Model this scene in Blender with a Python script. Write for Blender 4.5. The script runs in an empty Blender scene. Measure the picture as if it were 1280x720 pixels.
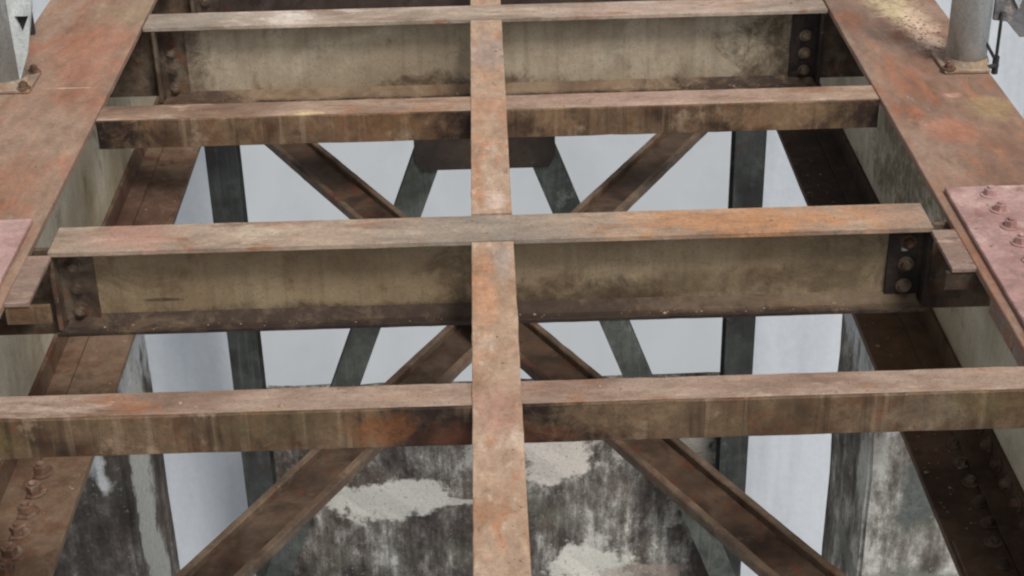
import bpy, bmesh, math, random
from mathutils import Vector, Matrix
random.seed(11)
S = bpy.context.scene
COL = S.collection

# ------------------------------------------------------------------ materials
class NT:
    def __init__(s, name):
        s.m = bpy.data.materials.new(name); s.m.use_nodes = True
        s.t = s.m.node_tree; s.t.nodes.clear()
        s.out = s.t.nodes.new('ShaderNodeOutputMaterial')
        s.b = s.t.nodes.new('ShaderNodeBsdfPrincipled')
        s.t.links.new(s.b.outputs[0], s.out.inputs['Surface'])
        s.geo = s.t.nodes.new('ShaderNodeNewGeometry')
        s.pos = s.geo.outputs['Position']
    def lk(s, a, b): s.t.links.new(a, b)
    def mapping(s, scale=(1,1,1), loc=(0,0,0)):
        n = s.t.nodes.new('ShaderNodeMapping'); s.lk(s.pos, n.inputs[0])
        n.inputs['Scale'].default_value = scale; n.inputs['Location'].default_value = loc
        return n.outputs[0]
    def noise(s, scale, detail=5, rough=.6, vec=None, dist=0.0, off=0):
        n = s.t.nodes.new('ShaderNodeTexNoise')
        n.inputs['Scale'].default_value = scale; n.inputs['Detail'].default_value = detail
        n.inputs['Roughness'].default_value = rough; n.inputs['Distortion'].default_value = dist
        if vec is None: vec = s.mapping(loc=(off*3.17, off*1.91, off*2.3))
        s.lk(vec, n.inputs['Vector'])
        return n.outputs['Fac']
    def ramp(s, fac, stops, interp='LINEAR'):
        n = s.t.nodes.new('ShaderNodeValToRGB'); s.lk(fac, n.inputs[0])
        cr = n.color_ramp; cr.interpolation = interp
        while len(cr.elements) < len(stops): cr.elements.new(.5)
        for e, (p, c) in zip(cr.elements, stops):
            e.position = p; e.color = (c, c, c, 1) if isinstance(c, (int, float)) else (*c, 1)
        return n.outputs[0]
    def mix(s, fac, a, b, mode='MIX'):
        n = s.t.nodes.new('ShaderNodeMix'); n.data_type = 'RGBA'; n.blend_type = mode
        for v, i in ((fac, 0), (a, 6), (b, 7)):
            if isinstance(v, (int, float)): n.inputs[i].default_value = v if i == 0 else (v, v, v, 1)
            elif isinstance(v, tuple): n.inputs[i].default_value = (*v, 1)
            else: s.lk(v, n.inputs[i])
        return n.outputs[2]
    def math(s, op, a, b=0.0, c=None, clamp=False):
        n = s.t.nodes.new('ShaderNodeMath'); n.operation = op; n.use_clamp = clamp
        for i, v in enumerate((a, b, c)):
            if v is None: continue
            if isinstance(v, (int, float)): n.inputs[i].default_value = v
            else: s.lk(v, n.inputs[i])
        return n.outputs[0]
    def xyz(s):
        n = s.t.nodes.new('ShaderNodeSeparateXYZ'); s.lk(s.pos, n.inputs[0]); return n.outputs
    def bump(s, h, strength=.3, dist=.003):
        n = s.t.nodes.new('ShaderNodeBump'); n.inputs['Strength'].default_value = strength
        n.inputs['Distance'].default_value = dist; s.lk(h, n.inputs['Height'])
        s.lk(n.outputs[0], s.b.inputs['Normal'])

def blob(nt, centre, radii, seed, soft=.6):
    """irregular patch (a stain, a peeled or painted place, painted-in shade) round a fixed spot of the steel"""
    n = nt.t.nodes.new('ShaderNodeMapping'); nt.lk(nt.pos, n.inputs[0])
    n.inputs['Scale'].default_value = tuple(1/r for r in radii)
    n.inputs['Location'].default_value = tuple(-c/r for c, r in zip(centre, radii))
    l = nt.t.nodes.new('ShaderNodeVectorMath'); l.operation = 'LENGTH'; nt.lk(n.outputs[0], l.inputs[0])
    e = nt.noise(9, 9, .78, off=seed, dist=.8)
    v = nt.math('SUBTRACT', nt.math('MULTIPLY_ADD', e, 3.4, -1.75), l.outputs['Value'])
    v = nt.math('ADD', v, 1.0)
    v = nt.math('MULTIPLY', v, 1/soft, clamp=True)
    k = nt.ramp(nt.noise(34, 6, .7, off=seed+5), [(.30, .35), (.52, 1.0)])
    return nt.math('MULTIPLY', v, k, clamp=True)

def steel(name, cols, seed=0, scale=3.0, stretch=(1,1,1), rust=(.17,.06,.025), rust_amt=.5,
          pale=(.42,.36,.31), pale_amt=.5, dark=(.035,.022,.016), dark_amt=.5, rough=.75, spots=(), fine=.45, spec=.3, streak=0., mottle=.5, sat=1.0):
    t = NT(name)
    v = t.mapping(scale=stretch, loc=(seed*1.7, seed*.9, seed*2.3))
    n1 = t.noise(scale, 4, .55, vec=v, dist=.3)
    k = len(cols)
    c = t.ramp(n1, [(.30+.40*i/(k-1), cols[i]) for i in range(k)])
    # rust blooms
    r = t.ramp(t.noise(scale*2.3, 8, .68, vec=v, dist=.6), [(.62-.22*rust_amt, 0.), (.78-.2*rust_amt, .85)])
    c = t.mix(r, c, rust)
    # worn pale patches
    p = t.ramp(t.noise(scale*1.7, 9, .72, vec=t.mapping(scale=stretch, loc=(seed*5+3, 1, 7))), [(.66-.2*pale_amt, 0.), (.74-.18*pale_amt, .7)])
    c = t.mix(p, c, pale)
    # dirt
    d = t.ramp(t.noise(scale*3.1, 9, .7, vec=t.mapping(scale=stretch, loc=(seed*2, 11, seed))), [(.64-.2*dark_amt, 0.), (.80-.2*dark_amt, .75)])
    c = t.mix(d, c, dark)
    if streak:
        sv = t.mapping(scale=(38, 38, 2.2), loc=(seed, 2, 0))
        st = t.ramp(t.noise(1.0, 5, .6, vec=sv), [(.50, 0.), (.68, streak)])
        c = t.mix(st, c, dark)
        st2 = t.ramp(t.noise(1.0, 5, .6, vec=t.mapping(scale=(30, 30, 1.6), loc=(seed+9, 5, 3))), [(.56, 0.), (.70, streak*.8)])
        c = t.mix(st2, c, pale)
    for i, sp in enumerate(spots):
        ce, ra, colr, amt = sp
        m = blob(t, ce, ra, seed+i*1.3)
        c = t.mix(t.math('MULTIPLY', m, amt), c, colr)
    # mid-scale mottling of the rust skin
    mt = t.noise(17, 8, .74, vec=t.mapping(scale=stretch, loc=(seed, 4, seed)), dist=.5)
    c = t.mix(mottle, c, t.ramp(mt, [(.30, .27), (.5, .5), (.70, .74)]), 'OVERLAY')
    # grain
    g = t.noise(95, 6, .75, off=seed)
    c = t.mix(fine, c, t.ramp(g, [(.3, .35), (.5, .5), (.72, .72)]), 'OVERLAY')
    hs = t.t.nodes.new('ShaderNodeHueSaturation'); hs.inputs['Saturation'].default_value = sat; hs.inputs['Hue'].default_value = .499; t.lk(c, hs.inputs['Color'])
    gm = t.t.nodes.new('ShaderNodeGamma'); gm.inputs['Gamma'].default_value = 1.14; t.lk(hs.outputs[0], gm.inputs['Color'])
    c = t.mix(1.0, gm.outputs[0], 1.13, 'MULTIPLY')
    pit = t.ramp(t.noise(240, 3, .6, off=seed+4), [(.58, 0.), (.70, .55)])
    c = t.mix(pit, c, dark)
    t.lk(c, t.b.inputs['Base Color'])
    t.lk(t.math('MULTIPLY_ADD', g, .35, rough-.18), t.b.inputs['Roughness'])
    t.b.inputs['Specular IOR Level'].default_value = spec
    h = t.math('ADD', t.noise(60, 8, .7, off=seed+2), t.math('MULTIPLY', n1, .8))
    t.bump(h, .55, .004)
    return t.m

OR = (.40,.17,.07); DR = (.022,.012,.009)
def TOP(name, seed, **k):
    a = dict(cols=[(.16,.10,.068),(.27,.19,.14),(.36,.27,.205),(.25,.155,.105)], seed=seed, scale=4.5, stretch=(.55,1.6,1), rust=(.29,.13,.06), rust_amt=.4, pale=(.46,.375,.295), pale_amt=.45, dark=(.06,.036,.024), dark_amt=.3)
    a.update(k); return steel(name, **a)
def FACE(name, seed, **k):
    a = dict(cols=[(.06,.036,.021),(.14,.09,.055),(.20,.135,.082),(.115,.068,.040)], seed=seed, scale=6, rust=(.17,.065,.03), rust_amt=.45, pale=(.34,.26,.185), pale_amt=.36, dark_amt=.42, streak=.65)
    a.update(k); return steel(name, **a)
def WEB(name, seed, **k):
    a = dict(cols=[(.18,.14,.09),(.26,.205,.14),(.31,.26,.19),(.23,.175,.12)], seed=seed, scale=2.6, rust=(.13,.075,.042), rust_amt=.22, pale=(.28,.26,.215), pale_amt=.2, dark=(.06,.045,.03), dark_amt=.05, fine=.25, streak=.2, mottle=.22, sat=1.04)
    a.update(k); return steel(name, **a)

M = {}
# --- girders
M['flange_left'] = steel('weathered flange steel left', [(.20,.115,.074),(.27,.17,.12),(.31,.22,.165),(.235,.15,.108)], 1, 2.6, (1.5,.6,1), rust=(.36,.15,.085), rust_amt=.42, pale=(.38,.30,.245), pale_amt=.35, dark=(.12,.065,.042), dark_amt=.22,
    spots=[((-1.13,4.45,0),(.16,.30,.5),(.38,.17,.105),.5), ((-1.18,3.55,0),(.13,.12,.5),(.36,.20,.12),.4), ((-1.05,4.75,0),(.16,.14,.5),(.30,.24,.16),.6), ((-1.2,4.33,0),(.02,.05,.5),(.2,.13,.06),.5),
           ((-1.12,4.17,0),(.10,.006,.5),(.55,.45,.38),.8)])
M['flange_right'] = steel('weathered flange steel right', [(.19,.11,.075),(.25,.16,.118),(.30,.21,.16),(.23,.145,.11)], 7, 3.2, (1.5,.6,1), rust=(.36,.15,.08), rust_amt=.42, pale=(.36,.27,.21), pale_amt=.3, dark=(.12,.065,.042), dark_amt=.25,
    spots=[((1.21,4.62,0),(.08,.26,.5),(.54,.45,.29),.9), ((1.245,4.40,0),(.06,.24,.5),(.60,.46,.36),.9), ((1.17,4.40,0),(.06,.07,.5),(.22,.11,.07),.8), ((1.28,3.86,0),(.07,.10,.5),(.33,.24,.13),.8),
           ((1.15,3.72,0),(.09,.10,.5),(.42,.19,.12),.6), ((1.06,4.55,0),(.05,.12,.5),(.42,.18,.10),.5), ((1.21,3.95,0),(.03,.02,.5),(.5,.3,.24),.7), ((1.22,3.45,0),(.14,.05,.5),(.24,.15,.11),.7)])
M['splice'] = steel('pink primed splice plate', [(.29,.18,.165),(.37,.245,.225),(.42,.295,.27),(.33,.21,.19)], 3, 5, rust=(.30,.15,.12), rust_amt=.3, pale=(.56,.43,.40), pale_amt=.4, dark=(.16,.085,.07), dark_amt=.3, sat=1.0)
M['web_girder'] = WEB('girder web dull olive paint', 4, cols=[(.32,.27,.185),(.47,.42,.32),(.60,.55,.45),(.39,.34,.25)], scale=1.9, streak=.12, rust_amt=.1,
    spots=[((-1.19,4.6,-.15),(.2,.20,.20),(.10,.055,.03),.6), ((1.19,4.25,-.2),(.3,.60,.55),(.12,.092,.06),.8), ((1.19,2.45,-.08),(.2,.5,.09),(.24,.13,.11),.7), ((-1.19,3.4,-.08),(.2,.6,.12),(.21,.165,.145),.7)])  # large dark spot on the right web paints shade into its far upper part
M['bottom_left'] = steel('rust brown lower chord left', [(.10,.062,.04),(.17,.115,.078),(.21,.15,.105),(.12,.075,.05)], 5, 4, rust=(.14,.055,.032), rust_amt=.45, pale=(.26,.20,.15), pale_amt=.25, dark_amt=.35,
    spots=[((-1.1,4.75,-.64),(.2,.35,.3),(.09,.045,.035),.7),((-1.1,4.2,-.64),(.2,.2,.3),(.2,.17,.10),.5)])
M['bottom_right'] = steel('dark brown lower chord right', [(.06,.037,.024),(.11,.07,.045),(.14,.092,.06),(.075,.047,.032)], 35, 4, rust=(.10,.045,.025), rust_amt=.4, pale=(.2,.15,.11), pale_amt=.12, dark_amt=.45,
    spots=[((1.1,4.8,-.64),(.25,.75,.4),(.04,.03,.026),.8),((1.08,3.7,-.64),(.12,.35,.4),(.13,.08,.04),.7),((1.1,2.9,-.64),(.10,.35,.4),(.03,.02,.018),.45)])  # darker brown than the left chord, darkest towards its far and near ends
M['gusset'] = TOP('gusset plate steel', 6, cols=[(.22,.15,.12),(.27,.20,.165),(.30,.22,.19)], pale_amt=.3)
M['bracket'] = FACE('bracket steel', 8)
M['bolt'] = steel('rusty bolt steel', [(.09,.055,.04),(.17,.11,.08),(.24,.17,.13)], 9, 20, rust_amt=.5, dark_amt=.4)
M['bolt_pink'] = steel('primed bolt heads', [(.30,.18,.16),(.40,.26,.24),(.46,.32,.30)], 10, 14, rust=(.2,.09,.065), rust_amt=.4, pale=(.6,.48,.44), dark_amt=.1, sat=1.0)
# --- cross members
M['top_b1'] = TOP('beam flange steel pale worn', 12, cols=[(.22,.17,.13),(.33,.27,.215),(.43,.35,.285),(.27,.21,.16)], pale=(.58,.52,.46), spots=[((-.60,4.68,0),(.10,.08,.1),(.62,.57,.52),.7),((-.85,4.68,0),(.25,.1,.1),(.30,.27,.23),.7),((.55,4.68,0),(.4,.1,.1),(.44,.33,.28),.6)])
M['top_b2'] = TOP('angle steel brown pink', 13, spots=[((.4,4,0),(.5,.1,.02),(.42,.30,.25),.6),((-.47,3.96,-.005),(.06,.03,.015),(.6,.48,.26),.8)])
M['top_b3'] = TOP('beam flange steel orange worn', 14, cols=[(.20,.15,.115),(.29,.225,.175),(.37,.29,.225),(.25,.175,.13)],
    spots=[((.62,3.26,0),(.42,.10,.1),(.46,.25,.13),.8), ((.35,3.3,0),(.12,.06,.1),(.42,.26,.16),.6), ((-.05,3.26,0),(.30,.12,.1),(.27,.235,.195),.8), ((-.80,3.26,0),(.12,.1,.1),(.40,.24,.19),.8), ((-.52,3.27,0),(.10,.05,.1),(.50,.42,.33),.7), ((.9,3.27,0),(.1,.1,.1),(.33,.22,.165),.8)])
M['top_b4'] = TOP('angle steel mauve brown', 15, cols=[(.20,.135,.10),(.28,.20,.155),(.34,.26,.205),(.25,.17,.13)], pale=(.46,.37,.30), pale_amt=.45)
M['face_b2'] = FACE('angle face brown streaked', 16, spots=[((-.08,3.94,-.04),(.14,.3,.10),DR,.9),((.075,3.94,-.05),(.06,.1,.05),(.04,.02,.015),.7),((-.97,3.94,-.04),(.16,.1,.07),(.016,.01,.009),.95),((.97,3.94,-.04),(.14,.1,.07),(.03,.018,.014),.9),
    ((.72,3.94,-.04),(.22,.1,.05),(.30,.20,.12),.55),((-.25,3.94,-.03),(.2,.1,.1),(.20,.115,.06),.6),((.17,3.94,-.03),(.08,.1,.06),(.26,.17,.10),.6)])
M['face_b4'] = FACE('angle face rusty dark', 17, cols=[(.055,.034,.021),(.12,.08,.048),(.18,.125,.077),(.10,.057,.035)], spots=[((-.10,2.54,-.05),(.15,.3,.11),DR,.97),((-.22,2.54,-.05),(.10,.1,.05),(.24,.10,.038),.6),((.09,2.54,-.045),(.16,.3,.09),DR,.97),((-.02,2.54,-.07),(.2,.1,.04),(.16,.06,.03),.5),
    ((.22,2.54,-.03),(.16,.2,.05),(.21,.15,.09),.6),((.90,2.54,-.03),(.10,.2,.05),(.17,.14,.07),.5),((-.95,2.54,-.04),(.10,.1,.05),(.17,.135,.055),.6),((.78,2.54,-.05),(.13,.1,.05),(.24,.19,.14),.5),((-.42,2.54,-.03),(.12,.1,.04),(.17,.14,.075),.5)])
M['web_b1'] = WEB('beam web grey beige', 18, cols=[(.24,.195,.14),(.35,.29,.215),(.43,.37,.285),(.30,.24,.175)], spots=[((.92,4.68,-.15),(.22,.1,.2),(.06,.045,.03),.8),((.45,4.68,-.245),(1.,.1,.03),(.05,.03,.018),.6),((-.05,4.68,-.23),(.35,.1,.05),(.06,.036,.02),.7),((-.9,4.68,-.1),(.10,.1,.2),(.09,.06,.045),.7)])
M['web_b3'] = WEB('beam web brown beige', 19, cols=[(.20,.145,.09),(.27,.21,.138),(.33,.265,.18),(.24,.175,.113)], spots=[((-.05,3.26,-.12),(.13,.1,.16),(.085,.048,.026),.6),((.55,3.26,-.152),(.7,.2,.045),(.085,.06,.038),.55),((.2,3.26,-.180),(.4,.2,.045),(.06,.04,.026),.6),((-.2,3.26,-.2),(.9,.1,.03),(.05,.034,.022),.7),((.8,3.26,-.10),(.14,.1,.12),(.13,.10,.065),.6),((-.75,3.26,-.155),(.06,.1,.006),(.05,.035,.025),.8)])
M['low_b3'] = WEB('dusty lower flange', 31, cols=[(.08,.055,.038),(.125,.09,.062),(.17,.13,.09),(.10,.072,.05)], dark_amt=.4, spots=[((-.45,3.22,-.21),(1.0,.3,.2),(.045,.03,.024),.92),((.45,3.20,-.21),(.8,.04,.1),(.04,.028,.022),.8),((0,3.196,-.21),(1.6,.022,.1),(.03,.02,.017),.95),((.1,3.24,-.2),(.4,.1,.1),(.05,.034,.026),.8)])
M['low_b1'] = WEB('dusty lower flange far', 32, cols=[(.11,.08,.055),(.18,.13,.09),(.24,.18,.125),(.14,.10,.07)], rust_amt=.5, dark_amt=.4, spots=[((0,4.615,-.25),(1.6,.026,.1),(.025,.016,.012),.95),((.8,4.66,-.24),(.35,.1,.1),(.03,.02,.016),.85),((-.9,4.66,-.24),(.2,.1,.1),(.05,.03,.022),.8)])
M['low_flange'] = steel('dirty lower flange', [(.045,.03,.024),(.07,.05,.04),(.09,.068,.058),(.05,.034,.026)], 20, 5, (1,1,1), rust=(.09,.035,.02), rust_amt=.3, pale=(.13,.11,.10), pale_amt=.2, dark=(.02,.014,.012), dark_amt=.5)
M['flake'] = steel('rust flakes', [(.20,.13,.09),(.30,.21,.15),(.40,.30,.22),(.25,.16,.11)], 41, 60, rust_amt=.3, pale_amt=.4, dark_amt=.05)
M['cleat'] = steel('rusty cleat', [(.04,.027,.02),(.09,.065,.048),(.17,.135,.10),(.07,.045,.035)], 21, 9, rust_amt=.45, pale=(.3,.26,.2), pale_amt=.25, dark_amt=.5)
M['cleat_dark'] = steel('black stained cleat', [(.018,.014,.014),(.04,.03,.026),(.07,.055,.045)], 22, 12, rust_amt=.2, dark=(.01,.008,.008), pale_amt=.1, dark_amt=.6, spots=[((.926,3.2,-.075),(.010,.2,.010),(.85,.87,.88),1.)])
M['stringer'] = steel('centre stringer steel', [(.27,.17,.11),(.36,.25,.175),(.42,.31,.23),(.31,.21,.15)], 23, 4, (2.2,1,1), rust=(.40,.19,.10), rust_amt=.48, pale=(.50,.41,.33), pale_amt=.5, dark=(.10,.06,.04), dark_amt=.1,
    spots=[((.0,4.35,0),(.08,.16,.1),(.33,.27,.24),.8),((0,3.95,0),(.1,.12,.1),(.42,.24,.15),.6),((.01,3.40,0),(.035,.06,.1),(.62,.50,.44),.7),((-.02,2.95,0),(.03,.25,.1),(.50,.28,.17),.6),((.02,3.1,0),(.03,.16,.1),(.33,.28,.25),.7),((0,2.52,0),(.06,.12,.1),(.38,.24,.20),.6)])
M['brace_a'] = steel('bracing steel dark rust', [(.06,.04,.028),(.11,.078,.055),(.17,.125,.09),(.08,.05,.035)], 24, 5, rust=(.14,.04,.02), rust_amt=.42, pale=(.22,.17,.13), pale_amt=.25, dark_amt=.45, rough=.6)
M['brace_b'] = steel('bracing steel brown', [(.08,.055,.038),(.13,.093,.067),(.20,.15,.11),(.10,.065,.045)], 25, 5, rust=(.15,.05,.025), rust_amt=.4, pale=(.25,.2,.155), pale_amt=.3, dark_amt=.35, rough=.6)
M['trough_a'] = steel('bracing trough full of dark rust', [(.035,.022,.015),(.065,.042,.028),(.10,.066,.044),(.05,.032,.022)], 34, 7, rust=(.12,.04,.018), rust_amt=.45, pale=(.17,.12,.085), pale_amt=.25, dark_amt=.45, rough=.6)
M['trough_b'] = steel('bracing trough brown', [(.045,.03,.02),(.08,.055,.038),(.12,.085,.06),(.06,.041,.029)], 35, 7, rust=(.12,.04,.02), rust_amt=.35, pale=(.18,.13,.10), pale_amt=.25, dark_amt=.4, rough=.6)
# --- tower, rail
M['tower'] = steel('grey green tower paint', [(.022,.024,.023),(.036,.039,.037),(.058,.063,.06),(.03,.032,.03)], 26, 2.4, rust=(.05,.03,.02), rust_amt=.3, pale=(.16,.17,.16), pale_amt=.25, dark=(.018,.018,.016), dark_amt=.45, streak=.3, rough=.6, fine=.3, sat=1.0)
M['hub'] = steel('dark brown tower plate', [(.025,.02,.017),(.045,.033,.026),(.07,.05,.038)], 36, 4, rust=(.03,.022,.016), rust_amt=.1, dark_amt=.5, pale_amt=.0)
M['leg'] = steel('pale grey green tower leg', [(.045,.05,.044),(.07,.077,.068),(.11,.12,.108),(.055,.06,.054)], 37, 2.4, rust=(.05,.035,.025), rust_amt=.3, pale=(.25,.27,.25), pale_amt=.35, dark=(.03,.032,.028), dark_amt=.4, streak=.3, sat=1.0)
M['post'] = steel('galvanised grey post', [(.34,.38,.37),(.47,.51,.50),(.56,.59,.59),(.40,.45,.43)], 27, 6, (1,1,.35), rust=(.22,.24,.22), rust_amt=.35, pale=(.55,.57,.57), pale_amt=.4, dark=(.14,.14,.13), dark_amt=.12, rough=.5,
    spots=[((1.297,4.05,.015),(.08,.1,.03),(.42,.30,.13),.8)], sat=1.0)
M['base'] = steel('stained base plate', [(.20,.14,.11),(.30,.23,.18),(.36,.29,.21)], 28, 12, rust=(.36,.22,.09), rust_amt=.5, dark_amt=.3)
M['rod'] = steel('dark rod', [(.03,.03,.032),(.05,.05,.052),(.08,.08,.08)], 29, 20, rust_amt=.1, pale_amt=.1)
M['grey_plate'] = steel('grey bracket paint', [(.13,.13,.135),(.19,.19,.195),(.26,.26,.265)], 30, 8, rust_amt=.1, rust=(.12,.11,.10), sat=1.0)

def stain(nt, centre, radii, seed, edge=.25):
    n = nt.t.nodes.new('ShaderNodeMapping'); nt.lk(nt.pos, n.inputs[0])
    n.inputs['Scale'].default_value = tuple(1/r for r in radii)
    n.inputs['Location'].default_value = tuple(-c/r for c, r in zip(centre, radii))
    l = nt.t.nodes.new('ShaderNodeVectorMath'); l.operation = 'LENGTH'; nt.lk(n.outputs[0], l.inputs[0])
    e = nt.noise(5, 9, .62, off=seed); e2 = nt.noise(28, 5, .7, off=seed+3)
    v = nt.math('SUBTRACT', nt.math('MULTIPLY_ADD', e, 2.4, -1.2), l.outputs['Value'])
    v = nt.math('ADD', v, nt.math('MULTIPLY_ADD', e2, .7, -.35))
    return nt.math('MULTIPLY', nt.math('ADD', v, 1.0), 1/edge, clamp=True)
def concrete(name, seed, bias, spots=(), paint_z=None, hi=(.50,.49,.45)):
    t = NT(name)
    n1 = t.noise(1.9, 10, .72, vec=t.mapping(scale=(1,1,.6), loc=(seed, seed*2, seed*3)), dist=.5)
    n2 = t.noise(9, 9, .78, vec=t.mapping(scale=(1,1,.55), loc=(seed*3, seed, 1)))
    v = t.math('ADD', t.math('MULTIPLY', n1, .55), t.math('MULTIPLY', n2, .45))
    v = t.math('ADD', v, bias)
    st = t.noise(1.0, 6, .65, vec=t.mapping(scale=(13,13,1.1), loc=(seed, 0, 2)))
    v = t.math('MULTIPLY_ADD', t.math('SUBTRACT', st, .5), .30, v)
    c = t.ramp(v, [(.37,(.040,.034,.031)),(.44,(.085,.073,.066)),(.49,(.16,.145,.13)),(.53,(.27,.26,.235)),(.575,hi),(.70,(.60,.60,.56))])
    c = t.mix(t.ramp(t.noise(3.5, 6, .6, off=seed+2), [(.5,0.),(.7,.45)]), c, (.12,.125,.09))
    c = t.mix(t.ramp(t.noise(2.3, 6, .6, off=seed+8), [(.52,0.),(.7,.5)]), c, (.16,.115,.09))
    if paint_z is not None:     # the upper part still carries its white paint
        z = t.xyz()[2]
        e = t.math('ADD', t.noise(4, 7, .6, off=seed+9), t.math('MULTIPLY', st, .6))
        m = t.math('MULTIPLY', t.math('ADD', t.math('SUBTRACT', z, paint_z), t.math('MULTIPLY_ADD', e, 1.1, -.88)), 9, clamp=True)
        wc = t.ramp(t.noise(2.2, 7, .6, vec=t.mapping(scale=(3,3,.5), loc=(seed,3,1))), [(.35,(.46,.475,.485)),(.6,(.60,.615,.63))])
        c = t.mix(m, c, wc)
    for i,(ce,ra,colr,amt) in enumerate(spots):
        c = t.mix(t.math('MULTIPLY', stain(t, ce, ra, seed+i*1.7), amt), c, colr)
    sp = t.ramp(t.noise(26, 4, .7, off=seed+6), [(.63,0.),(.70,.7)])
    c = t.mix(sp, c, (.42,.41,.38))
    sp2 = t.ramp(t.noise(31, 4, .7, off=seed+16), [(.60,0.),(.68,.7)])
    c = t.mix(sp2, c, (.06,.052,.048))
    c = t.mix(.5, c, t.ramp(t.noise(60,6,.75,off=seed), [(.3,.3),(.5,.5),(.7,.7)]), 'OVERLAY')
    t.lk(c, t.b.inputs['Base Color']); t.b.inputs['Roughness'].default_value = .92
    t.b.inputs['Specular IOR Level'].default_value = .2
    t.bump(t.noise(30, 8, .7, off=seed), .6, .01)
    return t.m
WH = (.60,.585,.53)
M['wall'] = concrete('mould blackened concrete wall', 2.0, -.035, spots=[((-.74,9.0,-5.02),(.46,.8,.17),WH,.97),((-.35,9.0,-5.06),(.30,.8,.04),WH,.8),((-.14,9.0,-4.62),(.12,.8,.2),(.42,.41,.37),.6),((.36,9.0,-4.62),(.38,.8,.32),(.60,.55,.50),1.),((.60,9.0,-5.68),(.42,.8,.24),WH,.97),
    ((1.28,9.0,-4.8),(.22,.8,.5),(.42,.39,.34),.8),((1.0,9.0,-5.72),(.3,.8,.10),(.33,.27,.23),.6)])
M['pillar_l'] = concrete('dark mouldy concrete pillar', 5.0, -.04, paint_z=-1.16, spots=[((-1.125,4.30,-1.75),(.05,.14,.9),(.44,.45,.42),.9)])
M['pillar_r'] = concrete('white peeling concrete pillar', 7.0, .030, paint_z=-1.12, spots=[((1.32,4.05,-1.33),(.10,.3,.22),(.10,.11,.105),.85),((1.3,4.05,-1.75),(.6,.6,.07),(.20,.205,.175),.7)])
def pylonmat():
    t = NT('pale bluish white pylon paint')
    c = t.ramp(t.noise(.9, 6, .55, vec=t.mapping(scale=(1.6,1,.35), loc=(3,1,2)), dist=.4), [(.32,(.44,.48,.52)),(.52,(.62,.655,.70)),(.72,(.52,.56,.61))])
    c = t.mix(t.ramp(t.noise(1., 5, .6, vec=t.mapping(scale=(7,1,.4))), [(.55,0.),(.75,.35)]), c, (.42,.44,.45))
    c = t.mix(.25, c, t.ramp(t.noise(22,6,.7), [(.3,.35),(.5,.5),(.7,.65)]), 'OVERLAY')
    t.lk(c, t.b.inputs['Base Color']); t.b.inputs['Roughness'].default_value = .7
    t.bump(t.noise(12, 6, .6), .3, .01)
    return t.m
M['pylon'] = pylonmat()

def watermat():
    t = NT('milky river water')
    a = t.noise(.16, 7, .6, vec=t.mapping(scale=(1,.35,1)))
    c = t.ramp(a, [(.3,(.29,.315,.33)),(.5,(.385,.41,.43)),(.7,(.33,.355,.37))])
    t.lk(c, t.b.inputs['Base Color']); t.b.inputs['Roughness'].default_value = .22
    t.bump(t.noise(1.3, 6, .6, vec=t.mapping(scale=(1,.5,1))), .25, .05)
    return t.m
M['water'] = watermat()

# ------------------------------------------------------------------ mesh helpers
def add_box(bm, x0, x1, y0, y1, z0, z1, seg=.035, jit=.0, bev=.0015, rot=None, origin=None):
    """box cut into short lengths along its longest side, slightly uneven as old rolled steel is"""
    d = [x1-x0, y1-y0, z1-z0]; ax = d.index(max(d))
    n = max(1, min(160, int(d[ax]/seg))) if jit else 1
    tmp = bmesh.new()
    lo = [x0,y0,z0]; a, b = [i for i in range(3) if i != ax]
    rings = []
    for i in range(n+1):
        p = lo[ax]+d[ax]*i/n; ring = []
        for (u, v) in ((0,0),(1,0),(1,1),(0,1)):
            co = [0,0,0]; co[ax] = p
            jj = (jit*(1.6 if random.random() < .06 else .38)) if 0 < i < n else 0
            co[a] = lo[a]+d[a]*u+random.uniform(-jj, jj)*(1 if d[a] > .02 else .35)
            co[b] = lo[b]+d[b]*v+random.uniform(-jj, jj)*(1 if d[b] > .02 else .35)
            ring.append(tmp.verts.new(co))
        rings.append(ring)
    for r0, r1 in zip(rings, rings[1:]):
        for k in range(4):
            tmp.faces.new((r0[k], r0[(k+1)%4], r1[(k+1)%4], r1[k]))
    tmp.faces.new(rings[0][::-1]); tmp.faces.new(rings[-1])
    bmesh.ops.recalc_face_normals(tmp, faces=tmp.faces)
    if bev:
        es = [e for e in tmp.edges if len(e.link_faces) == 2 and e.calc_face_angle(0) > .8]
        bmesh.ops.bevel(tmp, geom=es, offset=bev, segments=1, affect='EDGES', clamp_overlap=True)
    me = bpy.data.meshes.new('t'); tmp.to_mesh(me); tmp.free()
    if rot is not None: me.transform(rot)
    bm.from_mesh(me); bpy.data.meshes.remove(me)

def add_prism(bm, pts, axis, a0, a1, bev=.0015):
    """extrude a polygon; pts are the two other coordinates in xyz order"""
    tmp = bmesh.new()
    def mk(p, a):
        c = list(p); c.insert(axis, a); return tmp.verts.new(c)
    A = [mk(p, a0) for p in pts]; B = [mk(p, a1) for p in pts]
    n = len(pts)
    tmp.faces.new(A); tmp.faces.new(B[::-1])
    for i in range(n): tmp.faces.new((A[i], B[i], B[(i+1)%n], A[(i+1)%n]))
    bmesh.ops.recalc_face_normals(tmp, faces=tmp.faces)
    if bev: bmesh.ops.bevel(tmp, geom=list(tmp.edges), offset=bev, segments=1, affect='EDGES', clamp_overlap=True)
    me = bpy.data.meshes.new('t'); tmp.to_mesh(me); tmp.free(); bm.from_mesh(me); bpy.data.meshes.remove(me)

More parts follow.
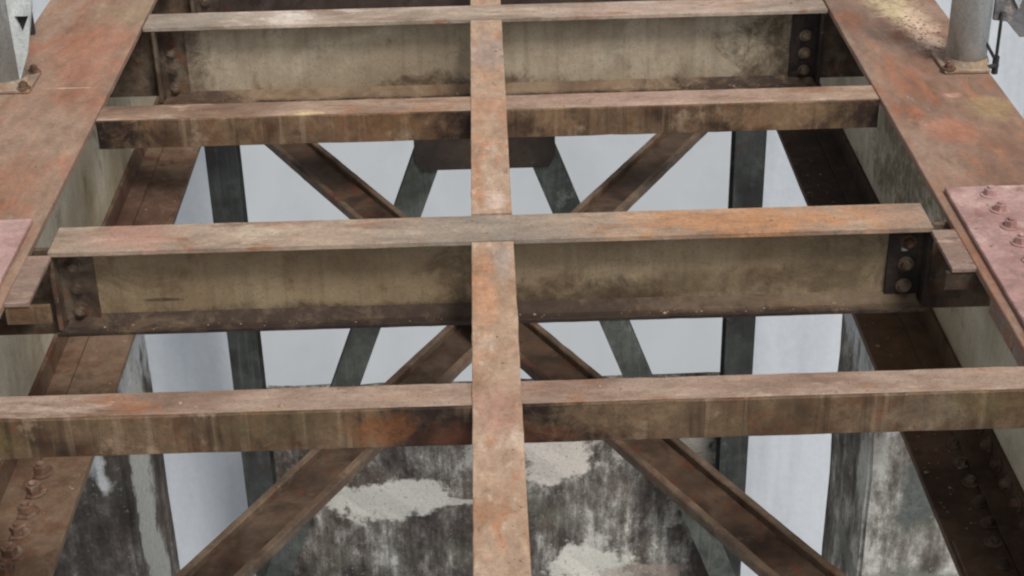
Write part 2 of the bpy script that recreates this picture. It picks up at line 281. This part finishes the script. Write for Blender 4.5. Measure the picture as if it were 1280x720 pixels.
def add_cyl(bm, p0, p1, r0, r1=None, n=24, cap=True):
    p0, p1 = Vector(p0), Vector(p1); d = p1-p0
    q = Vector((0,0,1)).rotation_difference(d.normalized()).to_matrix().to_4x4()
    bmesh.ops.create_cone(bm, cap_ends=cap, segments=n, radius1=r0, radius2=r0 if r1 is None else r1, depth=d.length,
                          matrix=Matrix.Translation((p0+p1)/2) @ q)

def thing(name, label, cat, loc, group=None):
    o = bpy.data.objects.new(name, None); COL.objects.link(o); o.location = loc; o.empty_display_size = .1
    o['label'] = label; o['category'] = cat; o['kind'] = 'thing'
    if group: o['group'] = group
    return o
def part(name, bm, mat, parent=None, root=None, label=None, smooth=False):
    """geometry given in scene coordinates, stored relative to its thing"""
    me = bpy.data.meshes.new(name)
    r = root or parent
    if smooth:
        for f in bm.faces: f.smooth = True
    if r is not None: bm.transform(Matrix.Translation(-Vector(r.location)))
    bm.to_mesh(me); bm.free(); me.materials.append(mat)
    o = bpy.data.objects.new(name, me); COL.objects.link(o)
    if parent: o.parent = parent
    if label: o['label'] = label
    return o
def tag(o, label, cat, group=None):
    o['label'] = label; o['category'] = cat; o['kind'] = 'thing'
    if group: o['group'] = group

# one bolt mesh: washer, hexagonal head, end of the shank; axis +Z, base at 0
def bolt_mesh(name, mat, r=.013):
    bm = bmesh.new()
    add_cyl(bm, (0,0,0), (0,0,.003), r*1.45, n=20)
    add_cyl(bm, (0,0,.003), (0,0,.003+r*.95), r, r*.92, n=6)
    add_cyl(bm, (0,0,.003+r*.95), (0,0,.003+r*1.3), r*.5, r*.48, n=12)
    me = bpy.data.meshes.new(name); bm.to_mesh(me); bm.free(); me.materials.append(mat); return me
BOLT = bolt_mesh('bolt', M['bolt']); BOLTP = bolt_mesh('bolt', M['bolt_pink'], .0150); BOLTB = bolt_mesh('bolt', M['bolt'], .020); BOLTC = bolt_mesh('bolt', M['cleat'], .0125); BOLTD = bolt_mesh('bolt', M['cleat'], .0135)
def bolt(me, at, direction, parent, root):
    o = bpy.data.objects.new('bolt', me); COL.objects.link(o); o.parent = parent
    q = Vector((0,0,1)).rotation_difference(Vector(direction).normalized())
    spin = Matrix.Rotation(random.uniform(0, 1), 4, 'Z')
    o.matrix_basis = Matrix.Translation(Vector(at)-Vector(root.location)) @ q.to_matrix().to_4x4() @ spin
    return o

# ------------------------------------------------------------------ main girders
Y0, Y1 = -1.6, 13.5
ZB = -.64
for s in (-1, 1):
    side = 'left' if s < 0 else 'right'
    lab = ('long plate girder on the left side of the deck frame, reddish brown top' if s < 0 else
           'long plate girder on the right side, yellow flaking patch beside its grey post')
    g = thing('bridge_girder', lab, 'girder', (s*1.19, 0, ZB-.02), 'main girders of the bridge')
    xs = lambda a, b: (min(s*a, s*b), max(s*a, s*b))
    bm = bmesh.new(); a, b = xs(1.018, 1.346); add_box(bm, a, b, Y0, Y1, -.018, 0, jit=.0012, seg=.1, bev=.002)
    part('top_flange', bm, M['flange_'+side], g)
    bm = bmesh.new(); a, b = xs(1.183, 1.195); add_box(bm, a, b, Y0, Y1, ZB, -.018, bev=0)
    part('web', bm, M['web_girder'], g)
    bm = bmesh.new(); a, b = xs(1.0, 1.37); add_box(bm, a, b, Y0, Y1, ZB-.02, ZB, jit=.0012, seg=.1)
    part('bottom_flange', bm, M['bottom_'+side], g)
    # flange angles riveted along the web
    bm = bmesh.new(); a, b = xs(1.12, 1.182); add_box(bm, a, b, Y0, Y1, ZB+.001, ZB+.010, bev=.001)
    a, b = xs(1.172, 1.1825); add_box(bm, a, b, Y0, Y1, ZB+.010, ZB+.075, bev=.001)
    ang = part('flange_angle', bm, M['bottom_'+side], g)
    y = 2.03
    while y < 3.30:
        if s > 0: bolt(BOLTD, (s*1.171, y, ZB+.048), (-s, 0, 0), ang, g)
        y += .079
    # bottom splice cover by the near end
    bm = bmesh.new(); a, b = xs(1.006, 1.118); add_box(bm, a, b, 1.25, 2.905, ZB+.001, ZB+.011, bev=.002)
    cov = part('cover_plate', bm, M['bottom_'+side], g)
    y = 3.285
    while y > 1.9:
        bolt(BOLTB if s < 0 else BOLTD, (s*1.092 if y < 2.92 else s*1.106, y, ZB+(.011 if y < 2.92 else .001)), (0, 0, 1), cov, g)
        y -= .079
    # top splice plate with two rows of bolts
    ys = 3.381 if s > 0 else 3.352
    bm = bmesh.new(); a, b = xs(1.040, 1.343); add_box(bm, a, b, 1.5, ys, .001, .013, jit=.0008, bev=.002)
    sp = part('splice_plate', bm, M['splice'], g)
    for row in (1.131, 1.262):
        if s < 0 and row < 1.2: row = 1.165
        y = ys-.05
        while y > 1.75:
            bolt(BOLTP, (s*row, y, .013), (0, 0, 1), sp, g); y -= .079
    # packing angle that shows inside the flange near the splice
    bm = bmesh.new(); a, b = xs(1.024, 1.05); add_box(bm, a, b, 1.4, 2.93, -.06, -.0185, bev=.002)
    part('packing_bar', bm, M['gusset'], g)
    # bracket plates at every deep beam
    for yc in (3.262, 4.68, 5.36):
        bm = bmesh.new(); a, b = xs(.985, 1.182); add_box(bm, a, b, yc-.006, yc+.006, -.235, -.0185, bev=.001)
        part('bracket_plate', bm, M['cleat'], g)

# gusset plates over the near deep beam's ends
for s in (-1, 1):
    lab = 'small grey brown gusset plate tucked under the left girder flange' if s < 0 else 'small pinkish brown gusset plate tucked under the right girder flange'
    g = thing('gusset_plate', lab, 'gusset plate', (s*.99, 3.1, -.07), 'gusset plates at the ends of the deep beam')
    yn = 2.987 if s < 0 else 3.018
    bm = bmesh.new(); a, b = sorted((s*.966, s*1.0178)); add_box(bm, a, b, yn, 3.198, -.012, -.002, bev=.001)
    part('plate', bm, M['gusset'], g)
    bm = bmesh.new(); a, b = sorted((s*(.925 if s < 0 else .955), s*1.0195)); add_box(bm, a, b, yn+.004, yn+.014, -.056, -.013, jit=.001, bev=.001)
    part('stiffener', bm, M['cleat'] if s > 0 else M['bracket'], g)

# ------------------------------------------------------------------ deep floor beams
def deep_beam(y0, y1, xl, xr, depth, mats, label, wl=None, wr=None, bolts=True, dark_right=False):
    t = thing('floor_beam', label, 'steel beam', (0, (y0+y1)/2, -depth), 'deep beams between the girders')
    ym = (y0+y1)/2
    bm = bmesh.new(); add_box(bm, xl, xr, y0, y1, -.011, .002, jit=.0012); part('top_flange', bm, mats[0], t)
    bm = bmesh.new(); add_box(bm, wl or xl, wr or xr, ym-.005, ym+.005, -depth+.011, -.011, bev=0); part('web', bm, mats[1], t)
    bm = bmesh.new(); add_box(bm, (wl or xl)-.01, (wr or xr)+.01, y0+.001, y1-.001, -depth, -depth+.011, jit=.0015); part('bottom_flange', bm, mats[2], t)
    bm = bmesh.new()
    for k in (1,):   # fillet of dirt packed along the foot of the web
        add_prism(bm, [(ym-.005, -depth+.011), (ym-.035, -depth+.011), (ym-.005, -depth+.028)], 0, (wl or xl)+.01, (wr or xr)-.01, bev=0)
    part('root_fillet', bm, mats[2], t)
    for s in (-1, 1):
        xe = (wr or xr) if s > 0 else (wl or xl)
        m = M['cleat_dark'] if (s > 0 and dark_right) else M['cleat']
        bm = bmesh.new()
        a, b = sorted((xe-s*.002, xe-s*.082)); add_box(bm, a, b, ym-.014, ym-.005, -depth+.016, -.014, bev=.001)
        a, b = sorted((xe+s*.004, xe-s*.006)); add_box(bm, a, b, ym-.06, ym-.014, -depth+.016, -.014, bev=.001)
        c = part('end_cleat', bm, m, t)
        if bolts:
            for k in range(3):
                bolt(BOLTC, (xe-s*.040, ym-.014, -depth+.045+k*.056), (0, -1, 0), c, t)
    return t
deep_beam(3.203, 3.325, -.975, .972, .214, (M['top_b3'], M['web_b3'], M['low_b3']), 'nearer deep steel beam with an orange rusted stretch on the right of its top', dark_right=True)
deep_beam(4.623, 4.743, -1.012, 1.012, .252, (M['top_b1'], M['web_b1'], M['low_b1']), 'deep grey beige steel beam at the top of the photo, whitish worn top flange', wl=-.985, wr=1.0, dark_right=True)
deep_beam(5.30, 5.42, -1.012, 1.012, .33, (M['top_b1'], M['low_flange'], M['low_flange']), 'farthest deep beam, only its dark stained lower part showing at the top edge', wl=-.985, wr=1.0)

# shallow channels
def shallow_beam(y0, y1, depth, mats, label, xl=-1.0172, xr=1.0172):
    t = thing('cross_beam', label, 'steel beam', (0, y0, -depth), 'shallow cross beams between the deep beams')
    bm = bmesh.new(); add_box(bm, xl, xr, y0+.0095, y1, -.0135, -.0035, jit=.0015); part('top_flange', bm, mats[0], t)
    bm = bmesh.new(); add_box(bm, xl+.001, xr-.001, y0, y0+.009, -depth, -.0045, jit=.0018); part('web', bm, mats[1], t)
    bm = bmesh.new(); add_box(bm, xl+.002, xr-.002, y0+.0095, y1-.02, -depth+.001, -depth+.010, jit=.001); part('bottom_flange', bm, mats[1], t)
    return t
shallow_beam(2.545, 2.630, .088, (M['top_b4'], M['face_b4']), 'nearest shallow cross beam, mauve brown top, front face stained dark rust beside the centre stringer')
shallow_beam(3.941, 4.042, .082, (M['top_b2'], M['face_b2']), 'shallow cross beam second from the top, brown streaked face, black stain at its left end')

# ------------------------------------------------------------------ centre stringer pieces
for (a, b, lab) in ((.9, 3.199, 'longest piece of the centre stringer, running off the bottom of the photo'),
                    (3.341, 4.619, 'middle piece of the centre stringer, dark gap at its lower end'),
                    (4.747, 5.29, 'short far piece of the centre stringer at the top edge of the photo')):
    t = thing('centre_stringer', lab, 'stringer', (0, a, -.075), 'pieces of the centre stringer')
    bm = bmesh.new(); add_box(bm, -.046, .046, a, b, -.010, 0, jit=.0012); part('flange', bm, M['stringer'], t)
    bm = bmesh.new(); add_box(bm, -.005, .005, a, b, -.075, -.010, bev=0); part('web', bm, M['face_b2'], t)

# ------------------------------------------------------------------ X bracing between the bottom flanges
def channel_brace(p, q, mats, label, w=.140, h=.020, th=.020):
    """channel laid flat, its toes pointing up; dirt fills the trough"""
    p, q = Vector(p), Vector(q); d = q-p; L = d.length; an = math.atan2(d.y, d.x)
    rot = Matrix.Translation(p) @ Matrix.Rotation(an, 4, 'Z')
    t = thing('diagonal_brace', label, 'brace', ((p.x+q.x)/2, (p.y+q.y)/2, p.z-.05), 'diagonal braces crossing under the deck beams')
    bm = bmesh.new(); add_box(bm, 0, L, -w/2+th+.0003, w/2-th-.0003, -.010, 0, jit=.001, rot=rot); part('web', bm, mats[0], t)
    for s in (-1, 1):
        a, b = sorted((s*(w/2-th), s*w/2))
        bm = bmesh.new(); add_box(bm, 0, L, a, b, -.010, h, jit=.0012, rot=rot, bev=.003); part('flange', bm, mats[1], t)
k = .558
yc = 3.95
channel_brace((-1.03, yc+1.03/k, ZB+.002+.010), (1.03, yc-1.03/k, ZB+.012), (M['trough_a'], M['brace_a']), 'dark rusty diagonal brace running from upper left to lower right under the beams')
yc = 4.10
channel_brace((-1.03, yc-1.03/k, ZB-.056), (1.03, yc+1.03/k, ZB-.056), (M['trough_b'], M['brace_b']), 'lighter brown diagonal brace running from lower left to upper right under the beams')

# ------------------------------------------------------------------ steel tower beyond
TY = 9.0
t = thing('steel_tower', 'dark grey green steel tower bent with slanted legs seen below the deck', 'tower', (-.02, TY, -14))
for x in (-1.592, 1.553):
    bm = bmesh.new()
    add_box(bm, x-.092, x+.092, TY-.085, TY-.073, -14, -.9, bev=.002)
    add_box(bm, x-.092, x+.092, TY+.073, TY+.085, -14, -.9, bev=.002)
    add_box(bm, x-.006, x+.006, TY-.073, TY+.073, -14, -.9, bev=0)
    part('column', bm, M['tower'], t)
bm = bmesh.new(); add_box(bm, -1.8, 1.76, TY-.12, TY+.12, -.895, -.662, bev=.004); part('cap_beam', bm, M['tower'], t)
bm = bmesh.new()
add_prism(bm, [(-.447,-2.39), (-.41,-2.465), (.345,-2.465), (.387,-2.39), (.387,-1.9), (.15,-1.6), (-.20,-1.6), (-.447,-1.9)], 1, TY-.112, TY-.098)
part('gusset_plate', bm, M['hub'], t)
for s in (-1, 1):
    c0 = -.03
    p = Vector((c0+s*.31, TY-.042, -2.30)); q = Vector((c0+s*1.70, TY-.042, -6.02))
    d = q-p; L = d.length; ang = math.atan2(d.x, -d.z)
    rot = Matrix.Translation(p) @ Matrix.Rotation(-ang, 4, 'Y')
    bm = bmesh.new()
    add_box(bm, -.085, .085, -.055, -.045, -L, 0, bev=.002, rot=rot); add_box(bm, -.085, .085, .035, .045, -L, 0, bev=.002, rot=rot)
    add_box(bm, -.006, .006, -.045, .035, -L, .0, bev=0, rot=rot)
    part('slanted_leg', bm, M['leg'], t)
    p = Vector((c0+s*.22, TY-.03, -1.75)); q = Vector((s*1.50, TY-.03, -.95)); d = q-p; L = d.length; ang = math.atan2(d.x, -d.z)
    rot = Matrix.Translation(p) @ Matrix.Rotation(-ang, 4, 'Y')
    bm = bmesh.new(); add_box(bm, -.06, .06, -.05, .04, -L, 0, bev=.002, rot=rot)
    part('upper_brace', bm, M['tower'], t)

# ------------------------------------------------------------------ concrete
def rough_block(name, x0, x1, y0, y1, z0, z1, mat, label, cat, group=None, step=.16, amp=.012, coping=True):
    bm = bmesh.new()
    bmesh.ops.create_cube(bm, size=1)
    for v in bm.verts: v.co = Vector((x0+(v.co.x+.5)*(x1-x0), y0+(v.co.y+.5)*(y1-y0), z0+(v.co.z+.5)*(z1-z0)))
    zc = z1-.01
    while zc > max(z0, z1-4.5):
        g = bm.verts[:]+bm.edges[:]+bm.faces[:]
        bmesh.ops.bisect_plane(bm, geom=g, plane_co=(0,0,zc), plane_no=(0,0,1)); zc -= step
    for ax, lo, hi in ((0,x0,x1),(1,y0,y1)):
        c = lo+step
        while c < hi-.04:
            n = [0,0,0]; n[ax] = 1; co = [0,0,0]; co[ax] = c
            bmesh.ops.bisect_plane(bm, geom=bm.verts[:]+bm.edges[:]+bm.faces[:], plane_co=co, plane_no=n); c += step
    for v in bm.verts:
        v.co += Vector([random.uniform(-amp, amp) for _ in range(3)])
    bmesh.ops.bevel(bm, geom=[e for e in bm.edges if len(e.link_faces)==2 and e.calc_face_angle(0) > 1.0], offset=.012, segments=2, affect='EDGES')
    loc = Vector(((x0+x1)/2, (y0+y1)/2, z0))
    bm.transform(Matrix.Translation(-loc))
    me = bpy.data.meshes.new(name); bm.to_mesh(me); bm.free(); me.materials.append(mat)
    o = bpy.data.objects.new(name, me); COL.objects.link(o); o.location = loc; tag(o, label, cat, group); return o
rough_block('pier_wall', -1.60, 1.56, TY+.10, TY+.40, -14, -4.262, M['wall'], 'mould blackened concrete wall with white peeled patches behind the slanted tower legs', 'wall')
rough_block('concrete_pillar', -1.70, -1.13, 4.10, 4.60, -14, -.675, M['pillar_l'], 'dark mouldy concrete pillar under the left girder, pale strip on its corner', 'pillar', 'concrete pillars under the girders', amp=.004)
rough_block('concrete_pillar', 1.13, 1.70, 4.10, 4.60, -14, -.675, M['pillar_r'], 'whitish peeling concrete pillar with black mould streaks under the right girder', 'pillar', 'concrete pillars under the girders', amp=.004)

rough_block('pale_pylon', -3.4, -1.775, TY+.6, TY+1.0, -14, .6, M['pylon'], 'smooth bluish white pylon face behind the left dark tower column', 'pylon', 'pale pylons behind the tower', step=.5, amp=.002)
rough_block('pale_pylon', 1.725, 3.4, TY+.6, TY+1.0, -14, .6, M['pylon'], 'smooth bluish white pylon face behind the right dark tower column', 'pylon', 'pale pylons behind the tower', step=.5, amp=.002)

# ------------------------------------------------------------------ railing posts on the flanges
for s in (-1, 1):
    x = s*(1.297 if s > 0 else 1.305); y = 4.165 if s > 0 else 4.21
    t = thing('railing_post', 'grey tubular railing post on the %s girder, %s' % (('left', 'side gusset with dark triangular hole') if s < 0 else ('right', 'yellow stained foot')), 'post', (x, y, .0), 'railing posts')
    bm = bmesh.new(); add_box(bm, x-.075, min(x+.075, 1.345) if s > 0 else x+.07, y-.075, y+.075, .0015, .0115, bev=.002) if s > 0 else add_box(bm, -1.345, x+.075, y-.075, y+.075, .0015, .0115, bev=.002)
    part('base_plate', bm, M['base'], t)
    bm = bmesh.new(); add_cyl(bm, (x, y, .0118), (x, y, 1.05), .054, n=40, cap=True)
    pt = part('tube', bm, M['post'], t, smooth=False)
    for f in pt.data.polygons: f.use_smooth = abs(f.normal.z) < .5
    bm = bmesh.new()
    bmesh.ops.create_uvsphere(bm, u_segments=24, v_segments=8, radius=.058, matrix=Matrix.Translation((x,y,1.05)) @ Matrix.Scale(.4,4,(0,0,1)))
    part('cap', bm, M['post'], t, smooth=True)
    bm = bmesh.new(); add_cyl(bm, (x, y, .0118), (x, y, .026), .062, .057, n=32); part('weld_collar', bm, M['base'], t)
    for dx, dy in ((-.06,-.06),(.06,-.06)) if s > 0 else ((.058,-.06),(.058,.06)):
        if abs(x+dx) < 1.34: bolt(BOLT, (x+dx if s < 0 else x+dx, y+dy, .0115), (0,0,1), t, t)
# gusset with a hole on the left post
t = [o for o in bpy.data.objects if o.name.startswith('railing_post') and o.location.x < 0][0]
bm = bmesh.new()
yy = 4.10
x0 = -1.30
def ring(bm, outer, inner, y0, y1):
    tmp = bmesh.new(); n = len(outer)
    vs = {}
    for key, P in (('o', outer), ('i', inner)):
        for j, yv in enumerate((y0, y1)): vs[key, j] = [tmp.verts.new((p[0], yv, p[1])) for p in P]
    for i in range(n):
        k = (i+1) % n
        for a, b in ((('o',0),('i',0)), (('i',1),('o',1)), (('o',1),('o',0)), (('i',0),('i',1))):
            tmp.faces.new((vs[a][i], vs[a][k], vs[b][k], vs[b][i]))
    bmesh.ops.recalc_face_normals(tmp, faces=tmp.faces)
    me = bpy.data.meshes.new('t'); tmp.to_mesh(me); tmp.free(); bm.from_mesh(me); bpy.data.meshes.remove(me)
ring(bm, [(-1.262,.02), (-1.262,.45), (-1.262,.60), (-1.180,.60), (-1.197,.23), (-1.228,.10)],
         [(-1.235,.158), (-1.247,.204), (-1.247,.204), (-1.210,.204), (-1.210,.204), (-1.233,.158)], 4.176, 4.190)
part('side_gusset', bm, M['post'], t)
bm = bmesh.new(); add_box(bm, -1.255, -1.205, 4.191, 4.205, .145, .22, bev=.001)  # dark plate added behind the gusset hole so its inside looks shaded
part('hole_backing', bm, M['rod'], t)
# rod, hook and bracket beside the right post
t = thing('tie_rod', 'thin dark rod with a hooked foot at the outer flange edge beside the right post', 'rod', (1.36, 4.14, -.02))
bm = bmesh.new()
add_cyl(bm, (1.372, 4.14, .0), (1.372, 4.14, .155), .0045, n=10)
part('rod', bm, M['rod'], t)
bm = bmesh.new(); add_cyl(bm, (1.372, 4.14, -.02), (1.372, 4.14, .03), .009, n=6)
add_cyl(bm, (1.336, 4.12, .006), (1.378, 4.14, .004), .006, n=8)
add_cyl(bm, (1.338, 4.13, .07), (1.370, 4.14, .02), .0045, n=8)
part('hook', bm, M['rod'], t)
bm = bmesh.new(); add_prism(bm, [(1.352,.13), (1.39,.125), (1.43,.08), (1.47,.08), (1.47,.30), (1.352,.30)], 1, 4.145, 4.155)
part('bracket_plate', bm, M['grey_plate'], t)
bm = bmesh.new(); add_prism(bm, [(1.36,.26), (1.415,.16), (1.44,.26)], 1, 4.139, 4.1445)
part('pale_plate', bm, M['post'], t)

# ------------------------------------------------------------------ river
bm = bmesh.new()
bmesh.ops.create_grid(bm, x_segments=4, y_segments=4, size=4000)
o = part('water', bm, M['water']); o.location = (0, 0, -13); o['kind'] = 'structure'

# ------------------------------------------------------------------ loose rust flakes and grit lying on the steel
bm = bmesh.new()
def flake(x, y, z, r):
    n = random.choice((4, 5, 6)); a0 = random.uniform(0, 6.3); h = r*random.uniform(.25, .6)
    A = []; B = []
    for i in range(n):
        a = a0+6.283*i/n; q = r*random.uniform(.6, 1.2)
        A.append(bm.verts.new((x+q*math.cos(a), y+q*math.sin(a)*.8, z))); B.append(bm.verts.new((x+.8*q*math.cos(a), y+.8*q*math.sin(a)*.8, z+h*random.uniform(.6, 1.3))))
    bm.faces.new(A[::-1]); bm.faces.new(B)
    for i in range(n): bm.faces.new((A[i], A[(i+1)%n], B[(i+1)%n], B[i]))
R_ = random.uniform
def rr(): return min(.006, .0012+random.expovariate(1/.001))
for _ in range(220):
    sg = random.choice((-1, 1)); flake(sg*R_(1.03, 1.335), R_(3.42, 5.0), .0005, rr())
for _ in range(150): flake(random.gauss(1.225, .035), random.gauss(4.42, .10), .0005, rr()*1.3)
for _ in range(50): flake(R_(1.05, 1.33), R_(2.7, 3.36), .0135, rr())
for (ya, yb) in ((3.215, 3.315), (4.635, 4.735)):
    for _ in range(60): flake(R_(-.95, .95), R_(ya, yb), .0026, rr())
for (ya, yb) in ((2.557, 2.622), (3.952, 4.035)):
    for _ in range(50): flake(random.choice((-1, 1))*R_(.06, .99), R_(ya, yb), -.0031, rr())
for _ in range(70): flake(R_(-.04, .04), random.choice((R_(2.0, 3.18), R_(3.36, 4.6))), .0004, rr())
for _ in range(90): flake(R_(-.9, .9), R_(3.208, 3.238), -.2026, rr())
for _ in range(90): flake(R_(-.9, .9), R_(4.628, 4.66), -.2406, rr())
for _ in range(160): flake(random.choice((-1, 1))*R_(1.01, 1.10), R_(2.95, 5.0), ZB+.0006, rr()*1.3)
fl = part('rust_flakes', bm, M['flake']); fl['kind'] = 'stuff'; fl['label'] = 'loose rust flakes and grit scattered over the steel'

# ------------------------------------------------------------------ light
w = bpy.data.worlds.new('World'); S.world = w; w.use_nodes = True
nt = w.node_tree; bg = nt.nodes['Background']
sky = nt.nodes.new('ShaderNodeTexSky'); sky.sky_type = 'NISHITA'; sky.sun_disc = False
SE, SR = math.radians(58), math.radians(148)
sky.sun_elevation = SE; sky.sun_rotation = SR; sky.dust_density = 4; sky.air_density = 1
hs = nt.nodes.new('ShaderNodeHueSaturation'); hs.inputs['Saturation'].default_value = .16
nt.links.new(sky.outputs[0], hs.inputs['Color']); nt.links.new(hs.outputs[0], bg.inputs[0])
bg.inputs[1].default_value = .113
L = bpy.data.lights.new('sun', 'SUN'); L.energy = 2.2; L.angle = math.radians(14); L.color = (1, .95, .89)
so = bpy.data.objects.new('sun', L); COL.objects.link(so)
# sky rotation is measured clockwise from +Y
dv = Vector((math.sin(SR)*math.cos(SE), math.cos(SR)*math.cos(SE), math.sin(SE)))
so.rotation_euler = dv.to_track_quat('Z', 'Y').to_euler()
so.location = (0, 0, 20)

# ------------------------------------------------------------------ camera
cam = bpy.data.cameras.new('camera'); co = bpy.data.objects.new('camera', cam); COL.objects.link(co)
F = Vector((0.011088982, 0.87400659, -0.48578752)); R = Vector((0.99951344, -0.02385241, -0.02009845)); U = Vector((0.02915339, 0.48532828, 0.87384583))
m = Matrix((R, U, -F)).transposed().to_4x4(); m.translation = (0, 0, 1.66); co.matrix_world = m
cam.sensor_width = 36; cam.lens = 36*2053/1280; cam.clip_start = .05; cam.clip_end = 9000
S.camera = co
S.view_settings.view_transform = 'Standard'; S.view_settings.look = 'None'; S.view_settings.exposure = 0; S.view_settings.gamma = 1
S.cycles.filter_width = 2.2
